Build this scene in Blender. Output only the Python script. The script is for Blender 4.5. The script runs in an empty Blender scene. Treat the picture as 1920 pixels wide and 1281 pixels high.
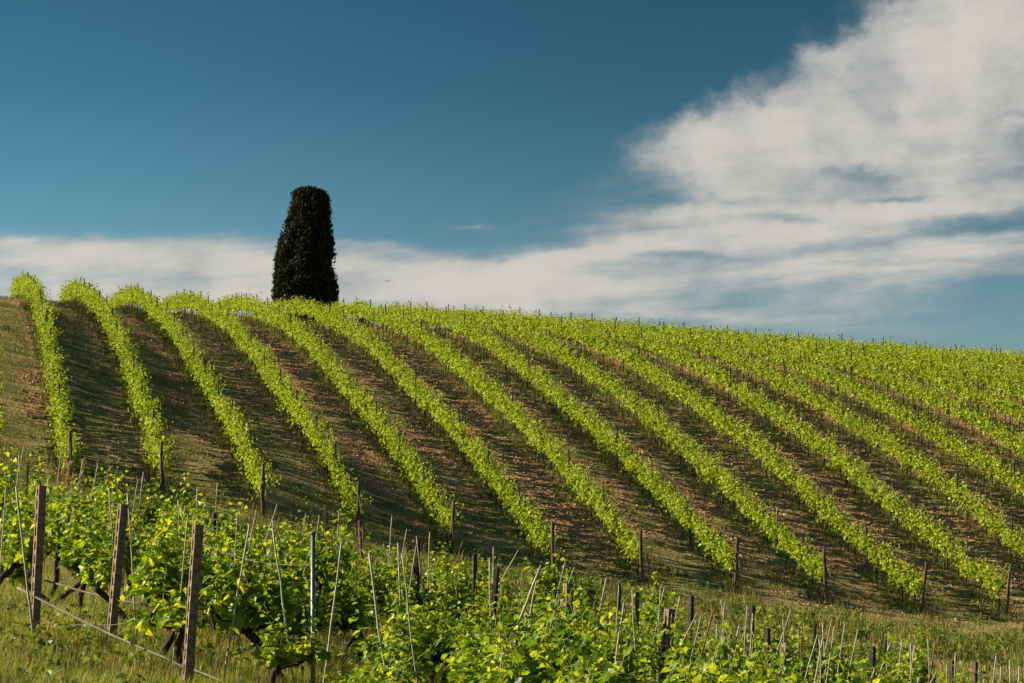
import bpy, math, numpy as np
from mathutils import Vector, Matrix
R = math.radians
sc = bpy.context.scene
rng = np.random.default_rng(7)

# ------------------------------------------------------------------ camera
F = 4800.0            # focal length in photo pixels (photo 1920 wide): a 90 mm lens on 36 mm film
VH = 1000.0           # photo row of the true horizon
cam_d = bpy.data.cameras.new('camera'); cam = bpy.data.objects.new('camera', cam_d)
sc.collection.objects.link(cam); sc.camera = cam
cam.location = (0, 0, 0); cam.rotation_euler = (R(90), 0, 0)
cam_d.sensor_width = 36.0; cam_d.lens = F / 1920 * 36
cam_d.shift_y = (VH - 640.5) / 1920
cam_d.clip_start = 0.5; cam_d.clip_end = 6000

# ------------------------------------------------------------------ sun and exposure
SUN_EL, SUN_AZ = R(23), R(-80)          # azimuth from +Y towards +X
sv = Vector((math.sin(SUN_AZ)*math.cos(SUN_EL), math.cos(SUN_AZ)*math.cos(SUN_EL), math.sin(SUN_EL)))
sd = bpy.data.lights.new('sun', 'SUN'); sun = bpy.data.objects.new('sun', sd)
sc.collection.objects.link(sun)
sd.energy = 5.0; sd.angle = R(0.5); sd.color = (1.0, 0.87, 0.62)
sun.rotation_euler = sv.to_track_quat('Z', 'Y').to_euler(); sun.location = (-60, 40, 60)
sc.view_settings.view_transform = 'Standard'; sc.view_settings.look = 'None'
sc.view_settings.gamma = 1.0; sc.view_settings.use_curve_mapping = False
sc.view_settings.exposure = 1.12
sc.cycles.max_bounces = 6; sc.cycles.transparent_max_bounces = 4

# ------------------------------------------------------------------ node helper
class NT:
    def __init__(s, nt): s.nt = nt; s.n = nt.nodes; s.l = nt.links
    def new(s, t, **k):
        n = s.n.new(t)
        for a, b in k.items(): setattr(n, a, b)
        return n
    def put(s, sock, v):
        if hasattr(v, 'node') or isinstance(v, bpy.types.NodeSocket): s.l.new(v, sock)
        else: sock.default_value = v
    def m(s, op, a, b=0.0, c=None, clamp=False):
        n = s.new('ShaderNodeMath', operation=op, use_clamp=clamp)
        s.put(n.inputs[0], a); s.put(n.inputs[1], b)
        if c is not None: s.put(n.inputs[2], c)
        return n.outputs[0]
    def mix(s, f, a, b, mode='MIX'):
        n = s.new('ShaderNodeMix', data_type='RGBA', blend_type=mode)
        s.put(n.inputs[0], f); s.put(n.inputs[6], a); s.put(n.inputs[7], b)
        return n.outputs[2]
    def noise(s, vec, scale, detail=4, rough=0.55, out=0, dist=0.0):
        n = s.new('ShaderNodeTexNoise'); s.l.new(vec, n.inputs['Vector'])
        n.inputs['Scale'].default_value = scale; n.inputs['Detail'].default_value = detail
        n.inputs['Roughness'].default_value = rough; n.inputs['Distortion'].default_value = dist
        return n.outputs[out]
    def comb(s, x, y, z=0.0):
        n = s.new('ShaderNodeCombineXYZ')
        for i, v in enumerate((x, y, z)): s.put(n.inputs[i], v)
        return n.outputs[0]
    def smooth(s, x, a, b, lo=0.0, hi=1.0):
        n = s.new('ShaderNodeMapRange', interpolation_type='SMOOTHSTEP')
        s.put(n.inputs[0], x); s.put(n.inputs[1], a); s.put(n.inputs[2], b)
        s.put(n.inputs[3], lo); s.put(n.inputs[4], hi)
        return n.outputs[0]
    def ramp(s, x, stops):
        n = s.new('ShaderNodeValToRGB'); s.put(n.inputs[0], x)
        e = n.color_ramp.elements
        while len(e) > 1: e.remove(e[-1])
        e[0].position = stops[0][0]; e[0].color = (*stops[0][1], 1)
        for p, c in stops[1:]:
            q = e.new(p); q.color = (*c, 1)
        return n.outputs[0]

# ------------------------------------------------------------------ sky (world)
w = bpy.data.worlds.new('World'); sc.world = w; w.use_nodes = True
T = NT(w.node_tree); T.n.clear()
sky = T.new('ShaderNodeTexSky', sky_type='NISHITA'); sky.sun_disc = False
sky.sun_elevation = SUN_EL; sky.sun_rotation = SUN_AZ
sky.air_density = 1.0; sky.dust_density = 0.6; sky.ozone_density = 2.0
tc = T.new('ShaderNodeTexCoord'); sep = T.new('ShaderNodeSeparateXYZ'); T.l.new(tc.outputs['Generated'], sep.inputs[0])
dx, dy, dz = sep.outputs
ady = T.m('MAXIMUM', T.m('ABSOLUTE', dy), 0.05)
# direction expressed as tangents of azimuth and elevation, in hundredths
PU = T.m('MULTIPLY', T.m('DIVIDE', dx, ady), 48.0)        # 1 unit = 0.0208 rad-ish
PV = T.m('MULTIPLY', T.m('DIVIDE', dz, ady), 48.0)
def pu(u): return (u - 960) / 100.0
def pv(v): return (VH - v) / 100.0
P0 = T.comb(PU, PV)
# curl the edges of the clouds
wn = T.new('ShaderNodeTexNoise'); T.l.new(P0, wn.inputs['Vector'])
wn.inputs['Scale'].default_value = 1.25; wn.inputs['Detail'].default_value = 9; wn.inputs['Roughness'].default_value = 0.62
ws = T.new('ShaderNodeSeparateColor'); T.l.new(wn.outputs['Color'], ws.inputs[0])
hi_w = T.smooth(PV, 5.6, 8.0, 0.35, 1.0)                # puffier high up, streaky low down
WU = T.m('MULTIPLY_ADD', T.m('SUBTRACT', ws.outputs[0], 0.5), T.m('MULTIPLY', hi_w, 1.3), PU)
WV = T.m('MULTIPLY_ADD', T.m('SUBTRACT', ws.outputs[1], 0.5), T.m('MULTIPLY', hi_w, 1.0), PV)
def blob(u, v, su, sv_, ang, amp):
    a = R(ang); ca, sa = math.cos(a), math.sin(a)
    x = T.m('SUBTRACT', WU, pu(u)); y = T.m('SUBTRACT', WV, pv(v))
    xr = T.m('MULTIPLY_ADD', x, ca*100/su, T.m('MULTIPLY', y, sa*100/su))
    yr = T.m('MULTIPLY_ADD', x, -sa*100/sv_, T.m('MULTIPLY', y, ca*100/sv_))
    q = T.m('MULTIPLY_ADD', xr, xr, T.m('MULTIPLY', yr, yr))
    return T.m('MULTIPLY', T.m('EXPONENT', T.m('MULTIPLY', q, -1.0)), amp)
CLOUDS = [
    # tall bank in the upper right
    (1980, 40, 300, 170, 20, 1.0), (1730, 90, 170, 110, 30, 0.8), (1570, 150, 110, 85, 30, 0.7),
    (1800, 230, 260, 110, 12, 0.6), (1430, 240, 150, 85, 15, 0.75), (1270, 272, 95, 48, 5, 0.75),
    (1530, 310, 230, 70, 5, 0.5), (1400, 355, 150, 50, 0, 0.4), (1890, 320, 170, 60, 5, 0.45),
    # long rising streak and the haze of cloud beneath it
    (1850, 375, 200, 26, 9, 0.8), (1560, 418, 190, 24, 14, 0.7), (1250, 405, 190, 16, 2, 0.5), (1340, 440, 300, 34, 4, 0.42),
    (1130, 432, 170, 18, -2, 0.25),
    (1060, 483, 210, 17, 9, 0.75), (1250, 465, 200, 22, 2, 0.4), (1120, 530, 330, 40, 2, 0.5),
    (1480, 500, 260, 26, 4, 0.45), (1820, 470, 200, 30, 6, 0.30), (1850, 512, 180, 14, 3, 0.30),
    (780, 510, 250, 26, -1, 0.75), (900, 560, 380, 34, -2, 0.55), (560, 500, 200, 36, 0, 0.6),
    (340, 462, 200, 24, 2, 0.8), (60, 456, 200, 24, -3, 0.8), (160, 490, 380, 30, 0, 0.7), (120, 545, 560, 40, 0, 0.6),
    (1300, 592, 210, 11, -2, 0.35), (885, 427, 60, 8, -2, 0.55),
    (635, 453, 50, 8, -5, 0.4), (760, 470, 100, 14, -8, 0.35),
    (700, 545, 900, 62, 0, 0.42), (1650, 450, 420, 85, 4, 0.38), (1500, 330, 320, 70, 5, 0.25), (1300, 470, 500, 60, 3, 0.25),
    (1500, 620, 420, 22, -2, 0.22), (1180, 370, 170, 60, 0, 0.22), (950, 380, 200, 30, 0, 0.08), (200, 560, 700, 40, 0, 0.3),
    # gaps of blue
    (1600, 322, 110, 22, -3, -0.55), (1700, 371, 70, 9, 2, -0.6), (1660, 452, 260, 14, 6, -0.2), (1750, 500, 380, 60, 3, 0.36), (1700, 590, 420, 45, 0, 0.22), (300, 600, 800, 45, 0, 0.4), (1640, 492, 200, 7, 2, -0.25), (1820, 430, 160, 16, 6, -0.25),
    (1480, 410, 110, 12, -4, -0.5), (1250, 478, 130, 8, -3, -0.45), (1330, 375, 110, 14, -2, -0.3), (1880, 215, 70, 14, 8, -0.3),
]
tot = None
for b in CLOUDS:
    g = blob(*b); tot = g if tot is None else T.m('ADD', tot, g)
# streaks drawn out along the wind, slightly rising to the right
ST = T.comb(T.m('MULTIPLY_ADD', PU, 0.22, T.m('MULTIPLY', PV, 0.03)), T.m('MULTIPLY_ADD', PV, 1.5, T.m('MULTIPLY', PU, -0.13)), 3.1)
streak = T.noise(ST, 1.5, 9, 0.6)
puff = T.noise(T.comb(T.m('MULTIPLY', WU, 0.8), WV, 1.7), 0.8, 8, 0.54)
soft = T.smooth(PV, 5.0, 7.6)
nz = T.m('ADD', T.m('MULTIPLY', T.m('SUBTRACT', streak, 0.5), T.m('MULTIPLY_ADD', soft, -1.15, 1.45)),
         T.m('MULTIPLY', T.m('SUBTRACT', puff, 0.5), T.m('MULTIPLY_ADD', soft, 1.0, 0.15)))
dens = T.m('ADD', tot, T.m('MULTIPLY', nz, T.smooth(tot, 0.05, 0.6, 0.2, 1.1)))
cov = T.smooth(dens, T.m('MULTIPLY_ADD', soft, 0.10, 0.06), T.m('MULTIPLY_ADD', soft, -0.45, 1.35), 0.0, 0.95)
lum = T.smooth(T.m('ADD', T.m('MULTIPLY', dens, 0.7), T.m('MULTIPLY', T.m('SUBTRACT', T.m('MULTIPLY_ADD', puff, 0.95, T.m('MULTIPLY', streak, 0.35)), 0.65), 2.6)), -0.3, 1.5, 0.0, 1.0)
ccol = T.mix(lum, (3.2, 3.5, 3.6, 1), (6.1, 5.75, 5.2, 1))
# the deep, slightly green blue of a polarised sky: filter on the Nishita colour by elevation
tint = T.ramp(T.m('DIVIDE', PV, 20.0), [(0.0, (0.62, 0.80, 0.88)), (0.17, (0.52, 0.70, 0.79)), (0.24, (0.36, 0.58, 0.67)), (0.33, (0.24, 0.455, 0.51)),
                                         (0.42, (0.155, 0.345, 0.40)), (0.52, (0.12, 0.29, 0.34)), (1.0, (0.20, 0.42, 0.60))])
hz = T.smooth(PU, -10.5, 3.0, 1.28, 0.97)
base = T.mix(1.0, T.mix(1.0, sky.outputs[0], tint, 'MULTIPLY'), T.comb(hz, hz, hz), 'MULTIPLY')
skyc = T.mix(cov, base, ccol)
bg = T.new('ShaderNodeBackground'); T.l.new(skyc, bg.inputs[0]); bg.inputs[1].default_value = 0.05
wo = T.new('ShaderNodeOutputWorld'); T.l.new(bg.outputs[0], wo.inputs[0])

# ------------------------------------------------------------------ terrain
TANV = (-60 - 960) / F                       # plan direction of the hillside rows: dx/dy
XA, DX, NROW = 3.7, 3.6, 20                  # first full row, step between rows at y = 0
ROW_X = [0.90] + [XA + DX*k for k in range(NROW)]
# photo positions of the middle of each row's leaf wall
TR = {
 1: [(120,820),(110,763),(103,697),(92,640),(83,600),(75,572),(67,548),(53,532),(38,545),(30,563)],
 2: [(307,873),(293,840),(277,763),(247,697),(227,640),(207,603),(187,570),(160,545),(140,541),(123,560)],
 3: [(487,895),(467,840),(440,795),(415,762),(392,725),(367,692),(342,645),(315,600),(300,585),(277,565),(253,550),(230,556)],
 4: [(655,937),(640,887),(610,835),(575,782),(560,762),(530,725),(507,697),(482,660),(457,632),(432,607),(407,590),(382,572),(357,563),(330,566)],
 5: [(832,965),(795,907),(757,860),(725,812),(690,765),(662,732),(637,705),(612,670),(587,640),(562,617),(532,597),(507,582),(480,572),(455,567),(430,568)],
 6: [(1015,1000),(977,960),(940,912),(912,870),(875,825),(835,782),(800,750),(767,720),(740,685),(715,660),(690,637),(662,618),(632,603),(600,587),(575,574)],
 7: [(1185,1027),(1147,960),(1115,927),(1077,885),(1040,842),(980,780),(947,752),(915,722),(882,695),(852,670),(822,645),(790,622),(762,608),(730,595),(705,584)],
 8: [(1362,1040),(1302,980),(1260,937),(1220,895),(1190,865),(1160,835),(1130,810),(1097,780),(1065,757),(1035,730),(1002,700),(970,675),(940,652),(910,632),(877,615),(845,602)],
 9: [(1526,1058),(1415,952),(1377,915),(1340,882),(1302,852),(1265,820),(1210,768),(1177,740),(1140,715),(1110,695),(1077,675),(1040,652),(1007,635),(977,618)],
 10:[(1702,1085),(1677,1060),(1640,1030),(1602,995),(1565,962),(1527,932),(1472,875),(1435,845),(1397,812),(1360,787),(1322,760),(1285,735),(1247,710),(1210,685),(1172,662),(1145,648)],
 11:[(1865,1092),(1840,1072),(1802,1042),(1765,1010),(1727,980),(1690,952),(1652,925),(1610,888),(1560,842),(1522,820),(1485,792),(1447,765),(1410,742),(1385,722),(1347,703),(1310,682),(1272,664)],
 12:[(1915,1020),(1890,998),(1852,965),(1815,932),(1777,900),(1740,872),(1702,850),(1665,827),(1627,805),(1590,782),(1547,755),(1510,735),(1475,717),(1442,697),(1410,682),(1372,664)],
 13:[(1890,890),(1840,860),(1802,837),(1765,815),(1727,792),(1690,770),(1652,750),(1615,730),(1577,712),(1540,695),(1502,682)],
 14:[(1910,830),(1877,807),(1840,785),(1802,766),(1765,750),(1727,735),(1690,720),(1652,702),(1615,685)],
 15:[(1890,762),(1852,745),(1815,727),(1777,715),(1740,702),(1702,688)],
 16:[(1910,730),(1865,712),(1815,697),(1765,684)],
}
cp = []
for k, pts in TR.items():
    for u, v in pts:
        y = ROW_X[k]*F/(u+60)
        cp.append(((u-960)/F*y, y, (VH-v)/F*y - 1.15))
FGC = [(-5.7,31,-1.25),(-4.6,30,-1.5),(-3.5,29,-1.72),(.66,30,-2.35),(1.9,31,-2.72),(3.3,31,-3.05),(5.7,32,-3.4),
       (0,0,-1.85),(-6,0,-1.4),(6,0,-2.6),(0,16,-2.15),(-5,18,-1.45),(5,18,-2.9),(-12,30,-.9),(12,30,-3.9),
       (-9.4,50,-.25),(-3.75,50,-1.25),(.4,48,-2.0),(3.5,44,-2.65),(6,44,-3.15),(10,44,-3.5),(20,44,-4.1),(-25,50,.5),
       (-13,70,.7),(-4,70,-.6),(5,70,-1.9),(13,70,-3.1),(25,70,-3.9),(-30,70,1.8),(40,80,-5.0),(-40,93,4.5),
       (18.9,98,-3.1),(13,98,-2.5),(7,97,-1.75),(-6,95,.0),(-13,94,1.1),(-17,93,2.0),(26,97,-3.5)]
cp += FGC
for x, y, z in [(-60,160,16.5),(-60,210,18),(-45,230,16.8),(-20,235,14.5),(10,235,12),(40,235,9.6),(75,235,7.5),(110,235,6),
                (-50,290,11),(0,290,7),(60,290,3),(110,290,0),(90,160,8.3),(110,160,6.5),(90,100,-3.5),(120,60,-8),(-60,40,1),(60,30,-7),(-60,0,0),(60,0,-7),
                (-35,190,17.0),(75,200,9.6)]:
    cp.append((x, y, z))
CP = np.array(cp)
def phi(r2):
    return 0.5*r2*np.log(r2 + 1e-9)
SC_ = 50.0
PX = CP[:, :2]/SC_
K_ = phi(((PX[:, None]-PX[None])**2).sum(-1))
NCP = len(CP); lam = np.full(NCP, 0.0035); lam[len(CP)-len(FGC)-22:] = 0.0008
A_ = np.zeros((NCP+3, NCP+3)); A_[:NCP, :NCP] = K_ + np.diag(lam)
A_[:NCP, NCP] = 1; A_[:NCP, NCP+1:] = PX; A_[NCP, :NCP] = 1; A_[NCP+1:, :NCP] = PX.T
sol = np.linalg.solve(A_, np.r_[CP[:, 2], 0, 0, 0])
def ground(x, y):
    x = np.asarray(x, float); y = np.asarray(y, float); sh = np.broadcast(x, y).shape
    X = np.broadcast_to(x, sh).ravel(); Y = np.broadcast_to(y, sh).ravel()
    xc = np.clip(X, -60, 110); yc = np.clip(Y, 0, 285)
    out = np.empty(len(X))
    for i in range(0, len(X), 20000):
        p = np.c_[xc[i:i+20000], yc[i:i+20000]]/SC_
        out[i:i+20000] = phi(((p[:, None]-PX[None])**2).sum(-1)) @ sol[:NCP] + sol[NCP] + p @ sol[NCP+1:]
    d = np.hypot(X-xc, Y-yc)
    out = out - np.where(d > 0, 25*(1-np.exp(-(d/160)**1.3)), 0)
    return out.reshape(sh)
def g1(x, y): return float(ground(np.array([x]), np.array([y]))[0])

# lattice noise for relief and planting variation
_tab = np.random.default_rng(3).random((256, 256))
def vnoise(x, y):
    xi = np.floor(x).astype(int); yi = np.floor(y).astype(int); fx = x-xi; fy = y-yi
    fx = fx*fx*(3-2*fx); fy = fy*fy*(3-2*fy)
    a = _tab[xi & 255, yi & 255]; b = _tab[(xi+1) & 255, yi & 255]; c = _tab[xi & 255, (yi+1) & 255]; d = _tab[(xi+1) & 255, (yi+1) & 255]
    return (a*(1-fx)+b*fx)*(1-fy) + (c*(1-fx)+d*fx)*fy
def fbm(x, y, o=4):
    s = 0; a = .5
    for i in range(o): s = s + a*vnoise(x*2**i+17*i, y*2**i+5*i); a *= .5
    return s
def rowpos(x, y): return ((x - y*TANV) - XA)/DX          # 0 on the first full row, 1 on the next
def soilness(x, y):
    """1 where the earth is bare and cloddy, 0 where grass grows, on the hillside"""
    p = rowpos(x, y); f = p - np.floor(p)                  # 0 = row on the left, 1 = row on the right
    i = np.floor(p)
    w = np.clip(.24 + .06*i, .2, .85) + np.where(i % 2 == 0, -.04, .08)
    n = fbm(x*.55+9, y*.35) - .47
    s = np.clip((f - (1-w) + n*.9)/.14 + .5, 0, 1)           # soil lies towards the right-hand row
    s = s*np.clip((1.04-f + n*.5)/.10, 0, 1)
    base = .12*(fbm(x*1.3, y*1.3+40) > .56)
    s = s*np.clip((fbm(x*.9+70, y*.45+3)-.36)/.08, .25, 1)          # weedy patches in the earth
    s = np.maximum(s, base)
    hl = np.clip((y - 97 + n*22)/7, 0, 1)                      # only above the headland
    return s*hl

def relief(x, y):
    s = soilness(x, y)
    r = (fbm(x*3.1, y*3.1, 3)-.44)*(.03+.13*s) + (fbm(x*.7, y*.7, 2)-.37)*.05
    p = rowpos(x, y); f = np.abs(p-np.round(p))
    r += .07*np.exp(-(f/.12)**2)*np.clip((y-94)/4, 0, 1)
    return r

def add_obj(name, me, parent=None, mat=None):
    o = bpy.data.objects.new(name, me); sc.collection.objects.link(o)
    if parent is not None: o.parent = parent
    if mat is not None and me is not None:
        for m in (mat if isinstance(mat, (list, tuple)) else [mat]): me.materials.append(m)
    return o
def mesh_np(name, V, faces, smooth=False, midx=None):
    """faces: list of int arrays (N x k), k may differ between arrays"""
    me = bpy.data.meshes.new(name)
    V = np.asarray(V, np.float32)
    me.vertices.add(len(V)); me.vertices.foreach_set('co', V.ravel())
    li = np.concatenate([f.ravel() for f in faces]).astype(np.int32)
    tot_ = np.concatenate([np.full(len(f), f.shape[1]) for f in faces]).astype(np.int32)
    st = np.r_[0, np.cumsum(tot_)[:-1]].astype(np.int32)
    me.loops.add(len(li)); me.loops.foreach_set('vertex_index', li)
    me.polygons.add(len(tot_)); me.polygons.foreach_set('loop_start', st)
    if midx is not None: me.polygons.foreach_set('material_index', np.asarray(midx, np.int32))
    me.polygons.foreach_set('use_smooth', np.full(len(tot_), smooth))
    me.update(calc_edges=True)
    return me
def tag(o, label=None, cat=None, group=None, kind=None):
    if label: o['label'] = label
    if cat: o['category'] = cat
    if group: o['group'] = group
    if kind: o['kind'] = kind
    return o
def empty(name, loc):
    o = bpy.data.objects.new(name, None); sc.collection.objects.link(o); o.location = loc; o.empty_display_size = .2
    return o

# ------------------------------------------------------------------ materials
def mat(name):
    m = bpy.data.materials.new(name); m.use_nodes = True
    t = NT(m.node_tree); t.n.clear()
    out = t.new('ShaderNodeOutputMaterial')
    return m, t, out
def bsdf(t, col, rough=.8, spec=.3):
    b = t.new('ShaderNodeBsdfPrincipled'); t.put(b.inputs['Base Color'], col)
    t.put(b.inputs['Roughness'], rough); b.inputs['Specular IOR Level'].default_value = spec
    return b
def leaf_mat(name, cols, trans, tfac=.42, rough=.42, spec=.45):
    m, t, out = mat(name)
    g = t.new('ShaderNodeNewGeometry')
    c = t.ramp(g.outputs['Random Per Island'], cols)
    c2 = t.ramp(g.outputs['Random Per Island'], trans)
    b = bsdf(t, c, rough, spec)
    tr = t.new('ShaderNodeBsdfTranslucent'); t.l.new(c2, tr.inputs[0])
    mx = t.new('ShaderNodeMixShader'); mx.inputs[0].default_value = tfac
    t.l.new(b.outputs[0], mx.inputs[1]); t.l.new(tr.outputs[0], mx.inputs[2]); t.l.new(mx.outputs[0], out.inputs[0])
    return m
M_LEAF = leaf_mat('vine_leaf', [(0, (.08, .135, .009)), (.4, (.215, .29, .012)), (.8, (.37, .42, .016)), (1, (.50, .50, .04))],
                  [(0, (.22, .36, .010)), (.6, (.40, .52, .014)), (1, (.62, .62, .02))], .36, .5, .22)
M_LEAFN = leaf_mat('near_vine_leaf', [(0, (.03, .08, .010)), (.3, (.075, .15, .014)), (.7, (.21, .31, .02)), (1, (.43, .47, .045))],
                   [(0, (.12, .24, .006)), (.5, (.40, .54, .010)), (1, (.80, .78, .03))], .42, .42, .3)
M_GRASS = leaf_mat('grass_blade', [(0, (.15, .25, .02)), (.5, (.29, .39, .035)), (.8, (.46, .49, .08)), (1, (.58, .53, .18))],
                   [(0, (.22, .32, .02)), (.6, (.34, .38, .04)), (1, (.5, .42, .12))], .35, .6, .2)
M_GRASSH = leaf_mat('hill_grass', [(0, (.10, .155, .02)), (.5, (.19, .245, .032)), (.8, (.33, .31, .075)), (1, (.46, .38, .15))],
                    [(0, (.12, .18, .02)), (.6, (.2, .22, .03)), (1, (.34, .28, .09))], .25, .7, .1)
M_CYP = leaf_mat('cypress_foliage', [(0, (.014, .019, .007)), (.6, (.030, .036, .012)), (1, (.075, .068, .024))],
                 [(0, (.02, .03, .006)), (1, (.05, .045, .012))], .12, .7, .1)
M_WEED = leaf_mat('weed_leaf', [(0, (.04, .08, .015)), (.6, (.08, .15, .02)), (1, (.17, .24, .03))], [(0, (.12, .22, .01)), (1, (.35, .42, .03))], .3, .5, .25)
M_STRAW = leaf_mat('dry_stalk', [(0, (.35, .22, .10)), (1, (.5, .34, .17))], [(0, (.4, .25, .1)), (1, (.5, .35, .15))], .3, .7, .1)

def patchy(m, amt=.75, scale=.9):
    t = NT(m.node_tree); g = t.new('ShaderNodeNewGeometry'); n = t.noise(g.outputs['Position'], scale, 5, .6)
    f = t.smooth(n, .36, .64, 1-amt, 1.15); dry = t.smooth(t.noise(g.outputs['Position'], scale*.45, 4, .6), .42, .62)
    for b in [x for x in t.n if x.type in ('BSDF_PRINCIPLED', 'BSDF_TRANSLUCENT')]:
        so = b.inputs[0]; src = so.links[0].from_socket
        c = t.mix(1.0, src, t.comb(f, f, f), 'MULTIPLY')
        c = t.mix(t.m('MULTIPLY', dry, .55), c, t.mix(1.0, c, (1.5, 1.02, .95, 1), 'MULTIPLY'))
        t.l.new(c, so)
patchy(M_GRASSH); patchy(M_GRASS, .6, 1.3)
def soil_ground():
    m, t, out = mat('hillside_ground')
    tcn = t.new('ShaderNodeTexCoord'); P = tcn.outputs['Object']
    at = t.new('ShaderNodeAttribute', attribute_name='soil')
    n1 = t.noise(P, 6.0, 8, .7); n2 = t.noise(P, .35, 4, .6); n3 = t.noise(P, 22.0, 5, .7)
    vo = t.new('ShaderNodeTexVoronoi'); t.l.new(P, vo.inputs['Vector']); vo.inputs['Scale'].default_value = 7.0
    soil = t.ramp(n1, [(.28, (.11, .066, .030)), (.5, (.26, .165, .078)), (.72, (.46, .315, .16))])
    soil = t.mix(t.smooth(n2, .35, .7), soil, (.36, .215, .095, 1))
    grs = t.ramp(n1, [(.25, (.08, .09, .022)), (.5, (.155, .155, .042)), (.8, (.28, .24, .09))])
    grs = t.mix(t.smooth(n2, .4, .65, 0, .6), grs, (.36, .265, .13, 1))
    edge = t.m('ADD', at.outputs['Fac'], t.m('MULTIPLY', t.m('SUBTRACT', n1, .5), .7))
    col = t.mix(t.smooth(edge, .35, .65), grs, soil)
    col = t.mix(1.0, col, (1.45, 1.38, 1.28, 1), 'MULTIPLY')
    b = bsdf(t, col, .95, .1)
    h = t.m('ADD', t.m('MULTIPLY', vo.outputs['Distance'], .6), t.m('ADD', n1, t.m('MULTIPLY', n3, .4)))
    bp = t.new('ShaderNodeBump'); bp.inputs['Strength'].default_value = 1.0; bp.inputs['Distance'].default_value = .10
    t.l.new(h, bp.inputs['Height']); t.l.new(bp.outputs[0], b.inputs['Normal'])
    t.l.new(b.outputs[0], out.inputs[0]); return m
M_SOIL = soil_ground()
def rough_mat(name, c1, c2, scale=20, rough=.85, stretch=(1, 1, 1), bump=.004, spec=.2, metal=0.0):
    m, t, out = mat(name)
    tcn = t.new('ShaderNodeTexCoord'); mp = t.new('ShaderNodeMapping'); mp.inputs['Scale'].default_value = stretch
    t.l.new(tcn.outputs['Object'], mp.inputs[0])
    n = t.noise(mp.outputs[0], scale, 7, .65); n2 = t.noise(mp.outputs[0], scale*.2, 3, .6)
    c = t.mix(t.smooth(t.m('ADD', t.m('MULTIPLY', n, .7), t.m('MULTIPLY', n2, .3)), .35, .65), (*c1, 1), (*c2, 1))
    b = bsdf(t, c, rough, spec); b.inputs['Metallic'].default_value = metal
    bp = t.new('ShaderNodeBump'); bp.inputs['Strength'].default_value = .8; bp.inputs['Distance'].default_value = bump
    t.l.new(n, bp.inputs['Height']); t.l.new(bp.outputs[0], b.inputs['Normal']); t.l.new(b.outputs[0], out.inputs[0])
    return m
M_WOOD = rough_mat('weathered_wood', (.05, .032, .022), (.16, .11, .075), 14, .85, (1, 1, .12), .008)
M_CONC = rough_mat('concrete_post', (.11, .072, .048), (.27, .195, .135), 24, .9, (1, 1, 1), .006)
M_CONCD = rough_mat('dark_post', (.035, .028, .022), (.09, .07, .05), 20, .9, (1, 1, .3), .005)
M_STEEL = rough_mat('galvanised_steel', (.10, .105, .10), (.24, .245, .235), 40, .5, (1, 1, 1), .001, .4, .6)
M_STEELD = rough_mat('dull_steel_post', (.045, .05, .045), (.12, .125, .11), 30, .65, (1, 1, .3), .001, .3, .3)
M_CANE = rough_mat('bamboo_cane', (.25, .22, .17), (.46, .42, .33), 16, .6, (1, 1, .2), .002, .3)
M_RUST = rough_mat('rusty_stake', (.13, .05, .025), (.26, .12, .07), 30, .85, (1, 1, .4), .002)
M_BARK = rough_mat('vine_bark', (.018, .011, .008), (.075, .048, .032), 22, .95, (1, 1, .18), .02)
M_SHOOT = rough_mat('green_shoot', (.16, .22, .03), (.24, .26, .05), 20, .6)
M_CLOD = rough_mat('soil_clod', (.22, .13, .058), (.58, .38, .20), 4, .95, (1, 1, 1), .01, .1)
M_BIRD = rough_mat('bird_feathers', (.02, .02, .02), (.05, .045, .04), 20, .8)
M_WIRE = rough_mat('wire_metal', (.07, .065, .06), (.16, .15, .14), 5, .5, (1, 1, 1), .0005, .5, .5)

# ------------------------------------------------------------------ ground sheet
def axis(parts):
    a = [np.arange(p[0], p[1], p[2]) for p in parts]; return np.concatenate(a)
gx = np.r_[-np.geomspace(3000, 47, 34), np.arange(-46, 84, .34), np.geomspace(85, 3000, 30)]
gy = np.r_[-np.geomspace(3000, 12, 26), np.arange(-10, 14, 1.0), np.arange(14, 62, .3), np.arange(62, 205, .34), np.arange(206, 290, 3.0), np.geomspace(293, 3500, 30)]
GX, GY = np.meshgrid(gx, gy)
GZ = ground(GX, GY) + relief(GX, GY)*np.clip(1-(np.hypot(GX, GY-80)-200)/100, 0, 1)
V = np.c_[GX.ravel(), GY.ravel(), GZ.ravel()]
nx, ny = len(gx), len(gy)
ii = (np.arange(ny-1)[:, None]*nx + np.arange(nx-1)[None]).ravel()
me = mesh_np('ground', V, [np.c_[ii, ii+1, ii+1+nx, ii+nx]], smooth=True)
at = me.attributes.new('soil', 'FLOAT', 'POINT'); at.data.foreach_set('value', soilness(GX, GY).ravel().astype(np.float32))
tag(add_obj('ground', me, None, M_SOIL), kind='structure')

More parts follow.
